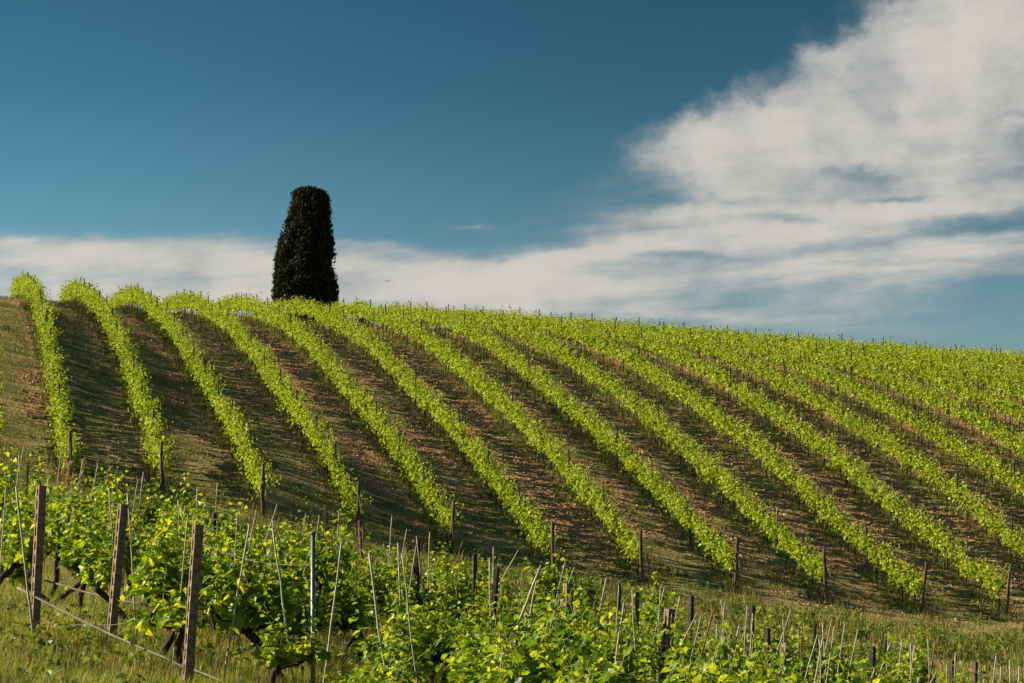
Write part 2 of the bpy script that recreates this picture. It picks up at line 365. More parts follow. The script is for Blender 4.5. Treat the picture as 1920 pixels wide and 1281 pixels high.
# ------------------------------------------------------------------ leaf meshing
SH6 = np.array([(0, 0, 0), (-.40, .02, .10), (-.46, .52, .13), (0, 1, -.06), (.46, .52, .13), (.40, .02, .10)])
SH6F = np.array([(0, 1, 2, 3), (0, 3, 4, 5)])
_o = [(0, 0), (.17, -.14), (.40, -.06), (.38, .14), (.56, .30), (.42, .46), (.44, .62), (.22, .68), (.14, .88), (0, 1.02)]
_pts = [(0.0, .38)] + _o + [(-a, b) for a, b in _o[-2:0:-1]]
SHL = np.array([(a, b, .16*abs(a)*2 - .25*((a)**2+(b-.38)**2) + .03*math.sin(9*b)) for a, b in _pts])
SHLF = np.array([(0, i, i+1) for i in range(1, len(_pts)-1)] + [(0, len(_pts)-1, 1)])
def norm(v): return v/np.maximum(np.linalg.norm(v, axis=-1, keepdims=True), 1e-9)
def leaves(c, nrm, tip, s, shape=SH6, fc=SH6F):
    nrm = norm(nrm); t = norm(tip - (tip*nrm).sum(-1, keepdims=True)*nrm); b = np.cross(t, nrm)
    s = np.asarray(s)[:, None, None]
    V = c[:, None] + s*(shape[None, :, 0:1]*b[:, None] + shape[None, :, 1:2]*t[:, None] + shape[None, :, 2:3]*nrm[:, None])
    Fc = fc[None] + (np.arange(len(c))*len(shape))[:, None, None]
    return V.reshape(-1, 3), Fc.reshape(-1, fc.shape[1])
def tube(path, rad, sides=6, cap=True):
    """swept tube, returns verts, [quads], joined along the path"""
    P = np.asarray(path, float); n = len(P); rad = np.broadcast_to(rad, n)
    d = np.gradient(P, axis=0); d = norm(d)
    ref = np.array([0, 0, 1.0]) if abs(d[:, 2]).mean() < .8 else np.array([0, 1.0, 0])
    a = norm(np.cross(d, ref)); b = np.cross(d, a)
    th = np.arange(sides)/sides*2*np.pi
    V = P[:, None] + rad[:, None, None]*(np.cos(th)[None, :, None]*a[:, None] + np.sin(th)[None, :, None]*b[:, None])
    V = V.reshape(-1, 3); q = []
    for i in range(n-1):
        for j in range(sides):
            q.append((i*sides+j, i*sides+(j+1) % sides, (i+1)*sides+(j+1) % sides, (i+1)*sides+j))
    q = np.array(q)
    if cap:
        V = np.r_[V, P[:1], P[-1:]]; c0, c1 = len(V)-2, len(V)-1
        ex = [(c0, (j+1) % sides, j, j) for j in range(sides)] + [(c1, (n-1)*sides+j, (n-1)*sides+(j+1) % sides, (n-1)*sides+j) for j in range(sides)]
        tri = np.array([(e[0], e[1], e[2]) for e in ex])
        return V, q, tri
    return V, q, np.zeros((0, 3), int)
def join_tubes(ts):
    V = []; Q = []; T3 = []; o = 0
    for v, q, t in ts:
        V.append(v); Q.append(q+o); T3.append(t+o); o += len(v)
    return np.concatenate(V), np.concatenate(Q), np.concatenate(T3)
def tube_mesh(name, ts, m, smooth=True):
    V, Q, T3 = join_tubes(ts)
    me = mesh_np(name, V, [x for x in (Q, T3) if len(x)], smooth=smooth); me.materials.append(m); return me

# ------------------------------------------------------------------ hillside vine rows
def hill_foliage(xs, ys, r):
    """leaf wall of one row, from the vine positions"""
    gz = ground(xs, ys)
    V_ = len(xs); S = 22; m_ = 12
    vig = np.clip(.92 + .35*(vnoise(ys*.9+r*7.3, ys*0+r) - .35) + r_.normal(0, .07, V_), .5, 1.15)
    vig = np.where(r_.uniform(size=V_) < .05, .42, vig)
    N = V_*S
    vi = np.repeat(np.arange(V_), S)
    along = r_.uniform(-.56, .56, N)
    up = r_.uniform(size=N) > (.14 if r < 6 else .10)
    h0 = r_.uniform(.66, .98, N)
    L = np.where(up, r_.uniform(.5, .98, N), r_.uniform(.25, .55, N))*vig[vi]
    L = np.where(r_.uniform(size=N) < .05, L*1.3, L)
    dl = r_.normal(0, .50, N); da = r_.normal(0, .28, N); dz = np.where(up, 1.0, r_.uniform(-.5, .35, N)); dl = np.where(up, dl, dl*2.2)
    t = (np.arange(m_)+.5)/m_
    rd = norm(np.array([TANV, 1, 0])); rn = np.array([rd[1], -rd[0], 0])
    D = dl[:, None]*rn + da[:, None]*rd + dz[:, None]*np.array([0, 0, 1.0]); D = norm(D)
    B = np.c_[xs[vi], ys[vi], gz[vi]+h0] + along[:, None]*rd + r_.normal(0, .08, N)[:, None]*rn
    C = B[:, None] + (L[:, None]*t[None])[..., None]*D[:, None]
    C[..., 2] -= (t[None]**2)*np.where(up, .05, .22)[:, None]
    C = C.reshape(-1, 3); tt = np.tile(t, N)
    C += r_.normal(0, .055, C.shape)
    keep = r_.uniform(size=len(C)) < .93
    C = C[keep]; tt = tt[keep]
    s = (.155 - .075*tt)*r_.uniform(.75, 1.2, len(C))
    side = np.sign(r_.uniform(-1, 1, len(C)))
    n = side[:, None]*rn*r_.uniform(0, 1.0, len(C))[:, None] + np.array([0, 0, .55]) + r_.normal(0, .45, C.shape)
    tip = side[:, None]*rn*.6 + np.array([0, 0, -.35]) + r_.normal(0, .6, C.shape)
    return leaves(C, n, tip, s)
ORD = ['first', 'second', 'third', 'fourth', 'fifth', 'sixth', 'seventh', 'eighth', 'ninth', 'tenth', 'eleventh', 'twelfth', 'thirteenth',
       'fourteenth', 'fifteenth', 'sixteenth', 'seventeenth', 'eighteenth', 'nineteenth', 'twentieth', 'twenty-first', 'twenty-second']
r_ = np.random.default_rng(11)
# vine trunk variants for the hillside: thin dark stems
HT = []
for k in range(5):
    b = r_.normal(0, .035, (5, 2)).cumsum(0); b[0] = 0
    zz = np.array([-.12, .2, .42, .62, .85])
    HT.append(tube_mesh('hill_trunk', [tube(np.c_[b, zz], [.034, .028, .024, .024, .018], 5)], M_BARK))
sec = [(-.03, -.02), (.03, -.02), (.03, .012), (.014, .02), (-.014, .02), (-.03, .012)]
def prism(sec_, z0, z1):
    n = len(sec_); V = np.array([(x, y, z) for z in (z0, z1) for x, y in sec_])
    q = np.array([(i, (i+1) % n, n+(i+1) % n, n+i) for i in range(n)])
    return V, q, np.array([tuple(range(n))[::-1], tuple(range(n, 2*n))])
Vp, qp, np_ = prism(sec, -.3, 1.9)
ST_ME = mesh_np('steel_post', Vp, [qp, np_]); ST_ME.materials.append(M_STEELD)

ENDY = [95, 93.0, 96, 94.5, 95.5, 96, 95, 96, 96.5, 97, 97, 98]
ROWS_SPAN = {}
for r, x0 in enumerate(ROW_X):
    ystart = ENDY[r] if r < len(ENDY) else max(98, x0*F/(2010.0+60))
    yend = 196 if r < 9 else 202
    if r == 0: ystart, yend = 94, 150
    ys = np.arange(ystart+.55, yend, 1.06 if r < 12 else 1.1)
    ys = ys + r_.normal(0, .06, len(ys)); xs = x0 + ys*TANV + r_.normal(0, .03, len(ys))
    gz = ground(xs, ys)
    rt = empty('vine_row', (float(x0+ystart*TANV), float(ystart), g1(x0+ystart*TANV, ystart)))
    if r == 0: lab = 'barely visible hillside vine row cut off by the left edge of the frame'
    elif r < 12: lab = ['steep hillside vine row, first whole one from the left, at the leftmost end post',
        'hillside vine row, second whole one from the left, arching over the crest', 'hillside vine row, third whole one from the left',
        'hillside vine row, fourth whole one from the left, cresting left of the cypress', 'fifth whole hillside vine row from the left, topping out beside the cypress',
        'hillside vine row, sixth whole one from the left, passing under the cypress', 'hillside vine row, seventh whole one from the left, just right of the cypress foot',
        'long hillside vine row, eighth whole one from the left', 'long hillside vine row, ninth whole one from the left',
        'long hillside vine row, tenth from the left, at the last end post but one',
        'long hillside vine row, eleventh from the left, ending at the rightmost end post'][r-1]
    else: lab = '%s hillside row right of the rightmost end post, cut by the right edge' % ORD[r-12]
    tag(rt, lab, 'vine row', 'parallel vine rows on the hillside')
    rl = Vector(rt.location)
    Vf, Ff = hill_foliage(xs, ys, r)
    fo = add_obj('foliage', mesh_np('row_foliage', Vf - np.array(rl), [Ff]), rt, M_LEAF)
    px_ = 0
    for x, y, z in zip(xs, ys, gz):
        if px_ >= 100 or y > 178: break
        o = add_obj('trunk', HT[px_ % 5], rt); o.location = (x-rl.x, y-rl.y, z-rl.z)
        o.rotation_euler = (0, 0, r_.uniform(0, 6.28)); o.scale = (1, 1, r_.uniform(.92, 1.08)); px_ += 1
    yp = np.arange(ystart + 5.9, yend, 5.9) + r_.uniform(-1.5, 1.5)*0
    for y in yp:
        x = x0 + y*TANV; z = g1(x, y)
        o = add_obj('post', ST_ME, rt); o.location = (x-rl.x+.04, y-rl.y, z-rl.z-r_.uniform(0, .14))
        o.rotation_euler = (r_.normal(0, .02), r_.normal(0, .025), r_.uniform(0, .5))
    yw = np.r_[ystart, yp, yend]; xw = x0 + yw*TANV
    for h in (.78, 1.72):
        P = np.c_[xw, yw, ground(xw, yw)+h]
        mid = (P[1:]+P[:-1])/2; mid[:, 2] -= .03
        Pm = np.empty((len(P)*2-1, 3)); Pm[0::2] = P; Pm[1::2] = mid
        add_obj('wire', tube_mesh('trellis_wire', [tube(Pm-np.array(rl), .0035, 3, False)], M_WIRE), rt)

# end posts: split chestnut posts, slightly bent and leaning
def end_post(seed):
    q = np.random.default_rng(seed); zz = np.linspace(-.4, 1.95, 9)
    b = np.c_[q.normal(0, .014, 9).cumsum(), q.normal(0, .014, 9).cumsum()]; b -= b[1]
    return tube_mesh('wooden_end_post', [tube(np.c_[b, zz], np.linspace(.085, .062, 9)*q.uniform(.9, 1.1, 9), 8)], M_WOOD)
LEAN = [0, .02, .0, .03, .05, .05, .02, .03, .06, .02, .09, .12]
for r in range(1, 12):
    y = ENDY[r]; x = ROW_X[r] + y*TANV; z = g1(x, y)
    rt = empty('end_post', (x, y-.1, z))
    add_obj('stake', end_post(40+r), rt)
    # bracing wire down to the ground and its green peg
    add_obj('brace_wire', tube_mesh('brace_wire', [tube([(0, 0, 1.6), (.1, -.55, .0)], .006, 4)], M_WIRE), rt)
    rt.rotation_euler = (R(-2), LEAN[r]*1.0, r*1.1 % .5)
    extra = ''
    tag(rt, 'dark wooden end post of the %s whole hillside row from the left%s' % (ORD[r-1], extra), 'post', 'wooden end posts at the foot of the hillside rows')

# ------------------------------------------------------------------ cypress on the crest
CY = 186.0; CX = (574.5-960)/F*CY; CZ = g1(CX, CY)
ct = empty('cypress_tree', (CX, CY, CZ))
tag(ct, 'dark dense columnar cypress standing alone behind the crest of the vineyard', 'tree')
prof = [(357, 19, 578), (360, 28, 578), (371, 34, 578), (388, 37, 578), (410, 42, 577), (435, 46.5, 576), (470, 52, 573), (500, 56, 572), (530, 58, 572), (556, 59, 572), (600, 57, 572), (640, 44, 572)]
pz = np.array([(VH-a)/F*CY - CZ for a, _, _ in prof])[::-1]; pr = np.array([b/F*CY for _, b, _ in prof])[::-1]; pc = np.array([(c-573)/F*CY for _, _, c in prof])[::-1]
ztop = pz[-1]; zlow = max(.6, pz[0])
q = np.random.default_rng(5)
# lumpy core
nz_, na = 60, 48
zz = np.linspace(zlow, ztop-.12, nz_); th = np.arange(na)/na*2*np.pi
Z, TH = np.meshgrid(zz, th, indexing='ij')
Rr = np.interp(Z, pz, pr)*(.74 + .25*(vnoise(np.cos(TH)*2.5+30, Z*.9+np.sin(TH)*2.5)-.5))
Rr[0] *= .3; Rr[-1] *= .2
V = np.c_[(Rr*np.cos(TH)+np.interp(Z, pz, pc)).ravel(), (Rr*np.sin(TH)).ravel(), Z.ravel()]
a = (np.arange(nz_-1)[:, None]*na + np.arange(na)[None]).ravel(); b = (np.arange(nz_-1)[:, None]*na + (np.arange(na)[None]+1) % na).ravel()
Fq = np.c_[a, b, b+na, a+na]
# upright sprays gathered into tufts
CL = []
for k in range(620):
    z = zlow + (ztop-zlow)*q.uniform(0, 1)**1.0; ang = q.uniform(0, 6.283)
    rr = np.interp(z, pz, pr)*(.60 + .46*vnoise(np.array([math.cos(ang)*2.2+9]), np.array([z*1.1+math.sin(ang)*2.2]))[0])*q.uniform(.92, 1.04)
    CL.append((rr*math.cos(ang)+np.interp(z, pz, pc), rr*math.sin(ang), z, q.uniform(.22, .42), q.uniform(.4, .95), ang))
for k in range(60):
    ang = q.uniform(0, 6.283); rr = pr[-1]*q.uniform(0, 1)**.5; CL.append((rr*math.cos(ang)+pc[-1], rr*math.sin(ang), ztop-.25, .25, .35, ang))
C = []; N = []; TP = []; S = []
for cx, cy, cz, cr, ch, ang in CL:
    m_ = 85
    d = norm(q.normal(0, 1, (m_, 3))); p = d*np.array([cr, cr, ch])*q.uniform(.65, 1.05, (m_, 1))
    C.append(p + (cx, cy, cz)); N.append(d + q.normal(0, .35, (m_, 3)))
    TP.append(np.array([.35*math.cos(ang), .35*math.sin(ang), 1.0]) + d*.35 + q.normal(0, .25, (m_, 3))); S.append(q.uniform(.10, .30, m_))
C = np.concatenate(C); N = np.concatenate(N); TP = np.concatenate(TP); S = np.concatenate(S)
rr = np.hypot(C[:, 0]-np.interp(C[:, 2], pz, pc), C[:, 1]); lim = np.interp(C[:, 2], pz, pr)*(1.02 + .12*q.uniform(size=len(C))**3)
kp = (rr < lim) & (C[:, 2] < ztop+.12)
SPR = SH6*np.array([.45, 1, .6])
Vs, Fs = leaves(C[kp], N[kp], TP[kp], S[kp], SPR)
me = mesh_np('cypress_crown', np.r_[V, Vs], [Fq, Fs+len(V)]); add_obj('crown', me, ct, M_CYP)
add_obj('trunk', tube_mesh('cypress_trunk', [tube([(0, 0, -.4), (0, 0, .6), (.05, 0, 2.0), (0, 0, 4.0)], [.32, .26, .22, .15], 10)], M_BARK), ct)

# ------------------------------------------------------------------ foreground vines
r_ = np.random.default_rng(21)
def bez(p0, p1, p2, n):
    t = np.linspace(0, 1, n)[:, None]; return (1-t)**2*p0 + 2*t*(1-t)*p1 + t*t*p2
def make_vine(seed, vig=1.0):
    """returns trunk mesh and foliage mesh of an old, gnarled vine"""
    q = np.random.default_rng(seed)
    hh = q.uniform(.62, .82); lean = q.normal(0, .16, 2); n = 12
    t = np.linspace(0, 1, n)
    wob = np.c_[np.sin(t*q.uniform(4, 7)+q.uniform(0, 6)), np.cos(t*q.uniform(4, 7)+q.uniform(0, 6))]*.05
    wob -= wob[0]
    path = np.c_[lean*t[:, None]**1.3*2.0 + wob, t*hh-.08*(1-t)]
    path[:, 2] = -.1 + t*(hh+.1)
    rad = np.interp(t, [0, .15, .7, .9, 1], [.06, .042, .038, .055, .045])*q.uniform(.88, 1.15, n)
    ts = [tube(path, rad, 8)]
    head = path[-1]; arms = []
    for k in range(q.integers(2, 4)):
        a = (k*2.2 + q.uniform(-.5, .5)) if k else q.uniform(0, 6.28)
        e = head + np.array([math.cos(a)*.42, math.sin(a)*.42, q.uniform(.02, .22)])
        pth = bez(head - np.array([0, 0, .04]), head + np.array([math.cos(a)*.2, math.sin(a)*.2, -.04]), e, 6)
        pth[1:-1] += q.normal(0, .015, (4, 3)); ts.append(tube(pth, np.linspace(.034, .016, 6), 6)); arms.append(pth)
    Vt, Qt, Tt = join_tubes(ts)
    trunk = mesh_np('vine_trunk', Vt, [Qt, Tt], smooth=True); trunk.materials.append(M_BARK)
    # shoots and leaves
    st = []; C = []; N = []; TP = []; S = []
    ns = int(14*vig)
    for k in range(ns):
        arm = arms[k % len(arms)]; p0 = arm[q.integers(1, 6)] if q.uniform() < .8 else head
        L = q.uniform(.5, 1.2)*vig; droop = q.uniform() < .2
        a = q.uniform(0, 6.28); sp = abs(q.normal(0, .28)) + (.35 if droop else 0)
        end = p0 + np.array([math.cos(a)*sp, math.sin(a)*sp, L if not droop else q.uniform(-.35, .25)])
        ctl = p0 + np.array([math.cos(a)*sp*.3, math.sin(a)*sp*.3, L*.55 if not droop else .3])
        m_ = int(6+L*11); pp = bez(p0, ctl, end, m_)
        pp[1:] += q.normal(0, .012, (m_-1, 3))
        st.append(tube(pp[:, :], np.linspace(.006, .0025, m_), 3, False))
        for j in range(1, m_):
            f = j/(m_-1); sgn = 1 if j % 2 else -1
            dd = norm(pp[j]-pp[j-1]); out = norm(np.cross(dd, q.normal(0, 1, 3)))
            for rep in range(2 if (f < .75 and q.uniform() < .6) else 1):
                o = norm(out*sgn*(1 if rep == 0 else -1) + q.normal(0, .35, 3))
                pet = q.uniform(.04, .11)
                s = (.185 - .13*f)*q.uniform(.6, 1.15)
                C.append(pp[j]+o*pet); S.append(max(s, .035))
                TP.append(o*.8 + np.array([0, 0, -.5]) + q.normal(0, .3, 3))
                N.append(o*.45 + np.array([0, 0, .6]) + q.normal(0, .38, 3))
    C = np.array(C); N = np.array(N); TP = np.array(TP); S = np.array(S)
    C[:, 2] = np.maximum(C[:, 2], .22)
    Vl, Fl = leaves(C, N, TP, S, SHL, SHLF)
    Vs, Qs, _ = join_tubes(st)
    me = mesh_np('vine_foliage', np.r_[Vl, Vs], [Fl, Qs+len(Vl)], smooth=False, midx=np.r_[np.zeros(len(Fl), int), np.ones(len(Qs), int)])
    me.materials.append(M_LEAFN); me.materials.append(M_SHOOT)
    return trunk, me
VARS = [make_vine(100+k, .9 + .05*(k % 4)) for k in range(9)]

# posts: (u_top, v_top, depth guess, height, kind, lean in u per v)
def place(u, v, yg, h):
    """the spot on the ground where a pole of height h has its top on this line of sight"""
    best = None
    for y in np.linspace(yg*.8, yg*1.25, 46):
        x = (u-960)/F*y; z = (VH-v)/F*y; g = g1(x, y); e = abs(z-g-h) + .02*abs(y-yg)
        if best is None or e < best[0]: best = (e, x, y, z, g)
    return best[1:]
def slotted_post(hh):
    """precast post, one narrow face pierced by a column of slots"""
    a, b = .046, .056; V = []; Q = []
    # main body as three bars with slots between them on the narrow side: two side cheeks plus bridges
    def bx(x0, x1, y0, y1, z0, z1):
        o = len(V)
        for z in (z0, z1):
            for x, y in ((x0, y0), (x1, y0), (x1, y1), (x0, y1)): V.append((x, y, z))
        Q.extend([(o, o+3, o+2, o+1), (o+4, o+5, o+6, o+7), (o, o+1, o+5, o+4), (o+1, o+2, o+6, o+5), (o+2, o+3, o+7, o+6), (o+3, o, o+4, o+7)])
    bx(-a, a, -b, -.026, -.4, hh); bx(-a, a, .026, b, -.4, hh)      # cheeks, slot runs through in x
    z = -.3; k = 0
    while z < hh:
        z1 = min(z+.06, hh-.003); bx(-a+.004, a-.004, -.0255, .0255, z, z1) if z1 > z else None
        z += .165; k += 1
    bx(-a+.004, a-.004, -.0255, .0255, hh-.05, hh-.002)
    return mesh_np('slotted_post', np.array(V), [np.array(Q)])
def plain_post(hh, w_=.05):
    q = np.random.default_rng(int(hh*1000)); zz = np.r_[-.4, np.linspace(0, hh, 8)]
    P = np.c_[q.normal(0, .006, (9, 2)).cumsum(0), zz]; P[:, :2] -= P[1, :2]; P[-1, 0] += .004
    V, Q, T3 = tube(P, w_*np.linspace(1.3, 1.02, 9)*q.uniform(.93, 1.07, 9), 5); V[-1, 2] += .02
    return mesh_np('rough_post', V, [Q, T3])
POSTS = [ # u, v, y, height, kind, lean, label
 (78, 912, 31, 1.85, 's', .05, 'slotted concrete post, first from the left, with grass at its foot'),
 (231, 948, 30, 1.75, 's', .09, 'slotted concrete post, second from the left, leaning right'),
 (372, 986, 29, 1.85, 's', .07, 'tallest slotted concrete post, third from the left, by the end of the long pole'),
 (1066, 1096, 31, 1.8, 's', .03, 'brown slotted concrete post rising from the dense leaves, just right of the middle'),
 (1256, 1146, 30.5, 1.8, 's', .07, 'slotted concrete post with a wire round it, fifth from the left'),
 (1475, 1210, 31, 1.8, 's', .09, 'slotted concrete post near the lower edge, sixth from the left'),
 (1790, 1240, 36, 1.6, 'd', 0, 'short dark post at the lower right, left one of a close pair'),
 (1826, 1242, 35, 1.6, 'w', 0, 'brown post at the lower right, right one of a close pair'),
 (1664, 1200, 33, 1.75, 'd', .1, 'dark post with canes tied to it, left of the pair at the lower right'),
 (928, 1066, 40, 1.7, 'd', .06, 'dark greenish post among the vines below the middle of the photo'),
 (890, 1040, 45, 1.7, 'w', .02, 'thin brown post left of the dark greenish one below the middle'),
 (782, 1016, 49, 1.8, 'd', .04, 'dark post at the far side of the near vines, below the fifth hillside row'),
 (403, 964, 44, 1.8, 'd', .02, 'dark post behind the tallest slotted post, in the far vines'),
 (48, 872, 48, 1.7, 'w', .0, 'brown post at the far left behind the first slotted post'),
 (1158, 1096, 50, 1.6, 'd', .0, 'small dark post at the far edge of the near vines, left one of two'),
 (1193, 1112, 50, 1.5, 'w', .0, 'small brown post at the far edge of the near vines, right one of two'),
 (1296, 1118, 47, 1.7, 'd', .03, 'dark twin-topped post at the far edge of the near vines'),
 (1408, 1137, 46, 1.8, 'd', .02, 'dark post right of the twin-topped one, at the far edge of the near vines'),
 (1440, 1180, 41, 1.7, 'd', .0, 'stubby dark post above the sixth slotted post'),
 (1526, 1170, 48, 1.7, 'w', .03, 'pale-edged brown post standing against the grass headland'),
 (1636, 1214, 40, 1.7, 'd', .0, 'dark post just left of the one with canes tied to it'),
 (612, 950, 52, 1.9, 'w', .02, 'brown post at the far edge, below the fourth hillside row end'),
 (674, 976, 54, 1.7, 'w', -.04, 'short reddish post at the far edge, below the fourth end post'),
 (350, 1130, 0, 0, '-', 0, ''),
]
FGV = []   # occupied spots
POST_U = []
for u, v, yg, h, kd, ln, lab in POSTS:
    if kd == '-': continue
    x, y, z, g = place(u, v, yg, h); hh = z-g
    bx_ = x - ln*hh; gb = g1(bx_, y)
    rt = empty('concrete_post' if kd == 's' else 'vineyard_post', (bx_, y, gb))
    if kd == 's':
        add_obj('shaft', slotted_post(hh), rt, M_CONC)
        for zz_ in (.62, hh-.12):
            P = [(.062*math.cos(t)*1.05, .07*math.sin(t)*1.05, zz_+.004*math.sin(3*t)) for t in np.linspace(0, 6.28, 13)]
            add_obj('wire_loop', tube_mesh('wire_loop', [tube(P, .0035, 4, False)], M_WIRE), rt)
        rt.rotation_euler = (0, math.atan(ln), R(28)+r_.normal(0, .05))
        rt.rotation_mode = 'ZYX' if False else 'XYZ'
        # lean in world x: rotate about z first, then lean
        rt.rotation_euler = (Matrix.Rotation(math.atan(ln), 3, 'Y') @ Matrix.Rotation(R(25)+r_.normal(0, .05), 3, 'Z')).to_euler()
    else:
        w_ = .045 if kd == 'd' else .035
        add_obj('shaft', plain_post(hh, w_), rt, M_CONCD if kd == 'd' else M_WOOD)
        P = [(w_*1.35*math.cos(t), w_*1.35*math.sin(t), hh-.15) for t in np.linspace(0, 6.28, 9)]
        add_obj('wire_loop', tube_mesh('wire_loop', [tube(P, .003, 4, False)], M_WIRE), rt)
        rt.rotation_euler = (Matrix.Rotation(math.atan(ln), 3, 'Y') @ Matrix.Rotation(R(20)+r_.normal(0, .2), 3, 'Z')).to_euler()
    tag(rt, lab, 'post', 'concrete posts of the near vines' if kd == 's' else 'small posts among the near vines')
    POST_U.append((u, kd))
# tall galvanised tube
x, y, z, g = place(586, 998, 27, 2.0); hh = z-g
rt = empty('steel_pole', (x+.005, y, g))
add_obj('tube', tube_mesh('steel_tube', [tube([(0, 0, -.4), (0, 0, hh)], .024, 12)], M_STEEL), rt)
add_obj('cap', tube_mesh('steel_cap', [tube([(0, 0, hh-.03), (0, 0, hh+.006)], .028, 12)], M_STEELD), rt)
tag(rt, 'straight grey galvanised steel pole among the near vines, right of the slotted posts', 'pole')

# canes: u_top, v_top, u_bottom, v_bottom, half width px, depth
CANES = [(12,912,2,1050,2.6,35),(31,911,67,1210,4.2,29),(35,850,30,930,2.2,46),(74,845,62,900,2,48),(45,832,38,870,2,50),(92,893,86,960,2.5,42),
 (115,842,108,900,2,46),(157,860,148,905,2,46),(183,868,176,910,2,48),(205,915,215,1030,3,34),(238,925,252,1130,3,32),(270,885,262,950,2.2,42),(259,900,250,960,2,43),
 (335,937,337,1015,2.6,36),(369,913,368,985,2.3,42),(408,905,404,955,2,46),(468,982,450,1095,3.6,28),(510,990,527,1110,3.6,29),(519,945,507,985,2.4,40),(476,942,478,1000,2.2,41),
 (573,963,568,1000,2,48),(599,966,592,1010,2,48),(636,960,633,1010,2,50),(640,1015,617,1200,3.8,29),(692,1037,722,1240,4.4,26),(735,968,730,1030,2,51),(746,1018,752,1130,3.2,33),
 (754,1038,764,1125,3,33),(763,992,758,1020,1.8,50),(806,998,804,1060,2.4,45),(868,1013,857,1050,2,45),(925,1025,925,1045,1.8,48),(918,1048,920,1125,3,36),(973,1030,957,1060,2.4,42),
 (1015,1060,970,1180,4.6,27),(1010,1066,1003,1110,3,30),(1060,1053,1055,1075,1.8,45),(1077,1063,1068,1090,2,45),(1137,1083,1120,1170,3,33),(1147,1085,1144,1110,1.8,45),(1170,1130,1152,1270,3.6,29),
 (1238,1100,1237,1130,1.7,46),(1246,1100,1240,1130,1.7,46),(1275,1120,1265,1170,2.1,40),(1336,1147,1308,1260,3.4,31),(1360,1128,1357,1180,2,42),(1386,1172,1360,1281,3.6,29),(1314,1155,1300,1220,2.2,38),
 (1412,1150,1405,1260,2.6,42),(1401,1136,1399,1180,2,45),(1483,1142,1472,1178,2.2,44),(1467,1160,1469,1190,1.8,45),(1545,1198,1530,1281,3.4,32),(1533,1190,1515,1260,2.8,33),(1560,1162,1552,1200,2,45),
 (1564,1175,1558,1220,1.9,42),(1610,1180,1602,1220,2,42),(1636,1192,1636,1215,1.8,44),(1645,1245,1635,1281,3.4,30),(1672,1196,1658,1240,3,33),(1690,1198,1685,1240,2,42),(1707,1205,1707,1281,2,41),
 (1740,1198,1742,1240,2.2,45),(1754,1203,1748,1240,2,42),(1793,1223,1792,1250,1.8,42),(1868,1230,1862,1281,2.3,38),(1877,1250,1876,1281,1.8,38),(1912,1250,1912,1281,2,38),(1756,1260,1745,1281,3.4,30),(1725,1268,1720,1281,2.6,31)]
_q = np.random.default_rng(77)
for k in range(24):
    uu = float(_q.uniform(0, 1) < .45 and _q.uniform(300, 900) or _q.uniform(1100, 1900)); vv = float(np.interp(uu, [0, 700, 1050, 1400, 1900], [870, 985, 1050, 1130, 1215]) + _q.uniform(0, 55))
    dd = float(_q.normal(0, .1)); CANES.append((uu, vv, uu-60*dd-4, vv+60, 2.4 if vv > 1100 else 2.0, float(_q.uniform(34, 47))))
CANES.sort()
slots = [78, 231, 372, 586, 1066, 1256, 1475, 1664, 1808]
sname = ['first slotted post', 'second slotted post', 'third slotted post', 'steel pole', 'fourth slotted post', 'fifth slotted post', 'sixth slotted post', 'post with tied canes', 'close pair of posts']
def where(u, cnt, key):
    i = -1
    for k, s in enumerate(slots):
        if u > s: i = k
    c = cnt.setdefault((key, i), 0); cnt[(key, i)] += 1
    return (ORD[c], 'left of the ' + sname[0] if i < 0 else 'right of the ' + sname[i])
cnt = {}
CB = []
def cane_mesh(L, rad, seed):
    q = np.random.default_rng(seed); n = 12; t = np.linspace(0, 1, n)
    b = np.c_[q.normal(0, .004, n).cumsum(), q.normal(0, .004, n).cumsum()]; b -= b[0]
    b -= t[:, None]*b[-1]
    P = np.c_[b, -.25+t*(L+.25)]; rd = rad*np.linspace(1.1, .85, n)
    ring = []
    vs = [tube(P, rd, 7)]
    for k in range(1, int(L/.33)):                            # nodes
        z = k*.33; o = np.array([np.interp(z, P[:, 2], P[:, 0]), np.interp(z, P[:, 2], P[:, 1]), z])
        vs.append(tube([o-(0, 0, .006), o+(0, 0, .006)], rad*1.28, 7))
    return tube_mesh('cane', vs, M_CANE)
for i, (u, v, ub, vb, wp, yg) in enumerate(CANES):
    x, y, z, g = place(u, v, yg, 1.9); hh = z-g
    sl = (ub-u)/max(vb-v, 1); ln = -sl                          # lean in x per metre of height
    ln = max(-.5, min(.5, ln)); bx_ = x - ln*hh; gb = g1(bx_, y)
    L = math.hypot(z-gb, ln*hh); rad = max(.009, min(.02, wp*y/F*.55))
    me = cane_mesh(L, rad, 300+i); o = add_obj('cane', me)
    if i % 9 == 4: me.materials.clear(); me.materials.append(M_RUST)
    o.location = (bx_, y, gb)
    o.rotation_euler = (r_.normal(0, .03), math.atan2(x-bx_, z-gb), 0)
    n_, wh = where(u, cnt, 'c')
    look = 'upright' if abs(ln) < .06 else ('right-leaning' if ln > 0 else 'left-leaning')
    col = 'rusty stake' if i % 9 == 4 else ('pale cane' if rad > .013 else 'thin cane')
    tag(o, '%s %s, %s stake or cane %s' % (look, col, n_, wh), 'cane', 'canes and stakes supporting the near vines')
    CB.append((bx_, y, gb))

M_POLE = rough_mat('weathered_pole', (.09, .08, .06), (.21, .19, .15), 10, .7, (1, 1, 1), .003, .2)
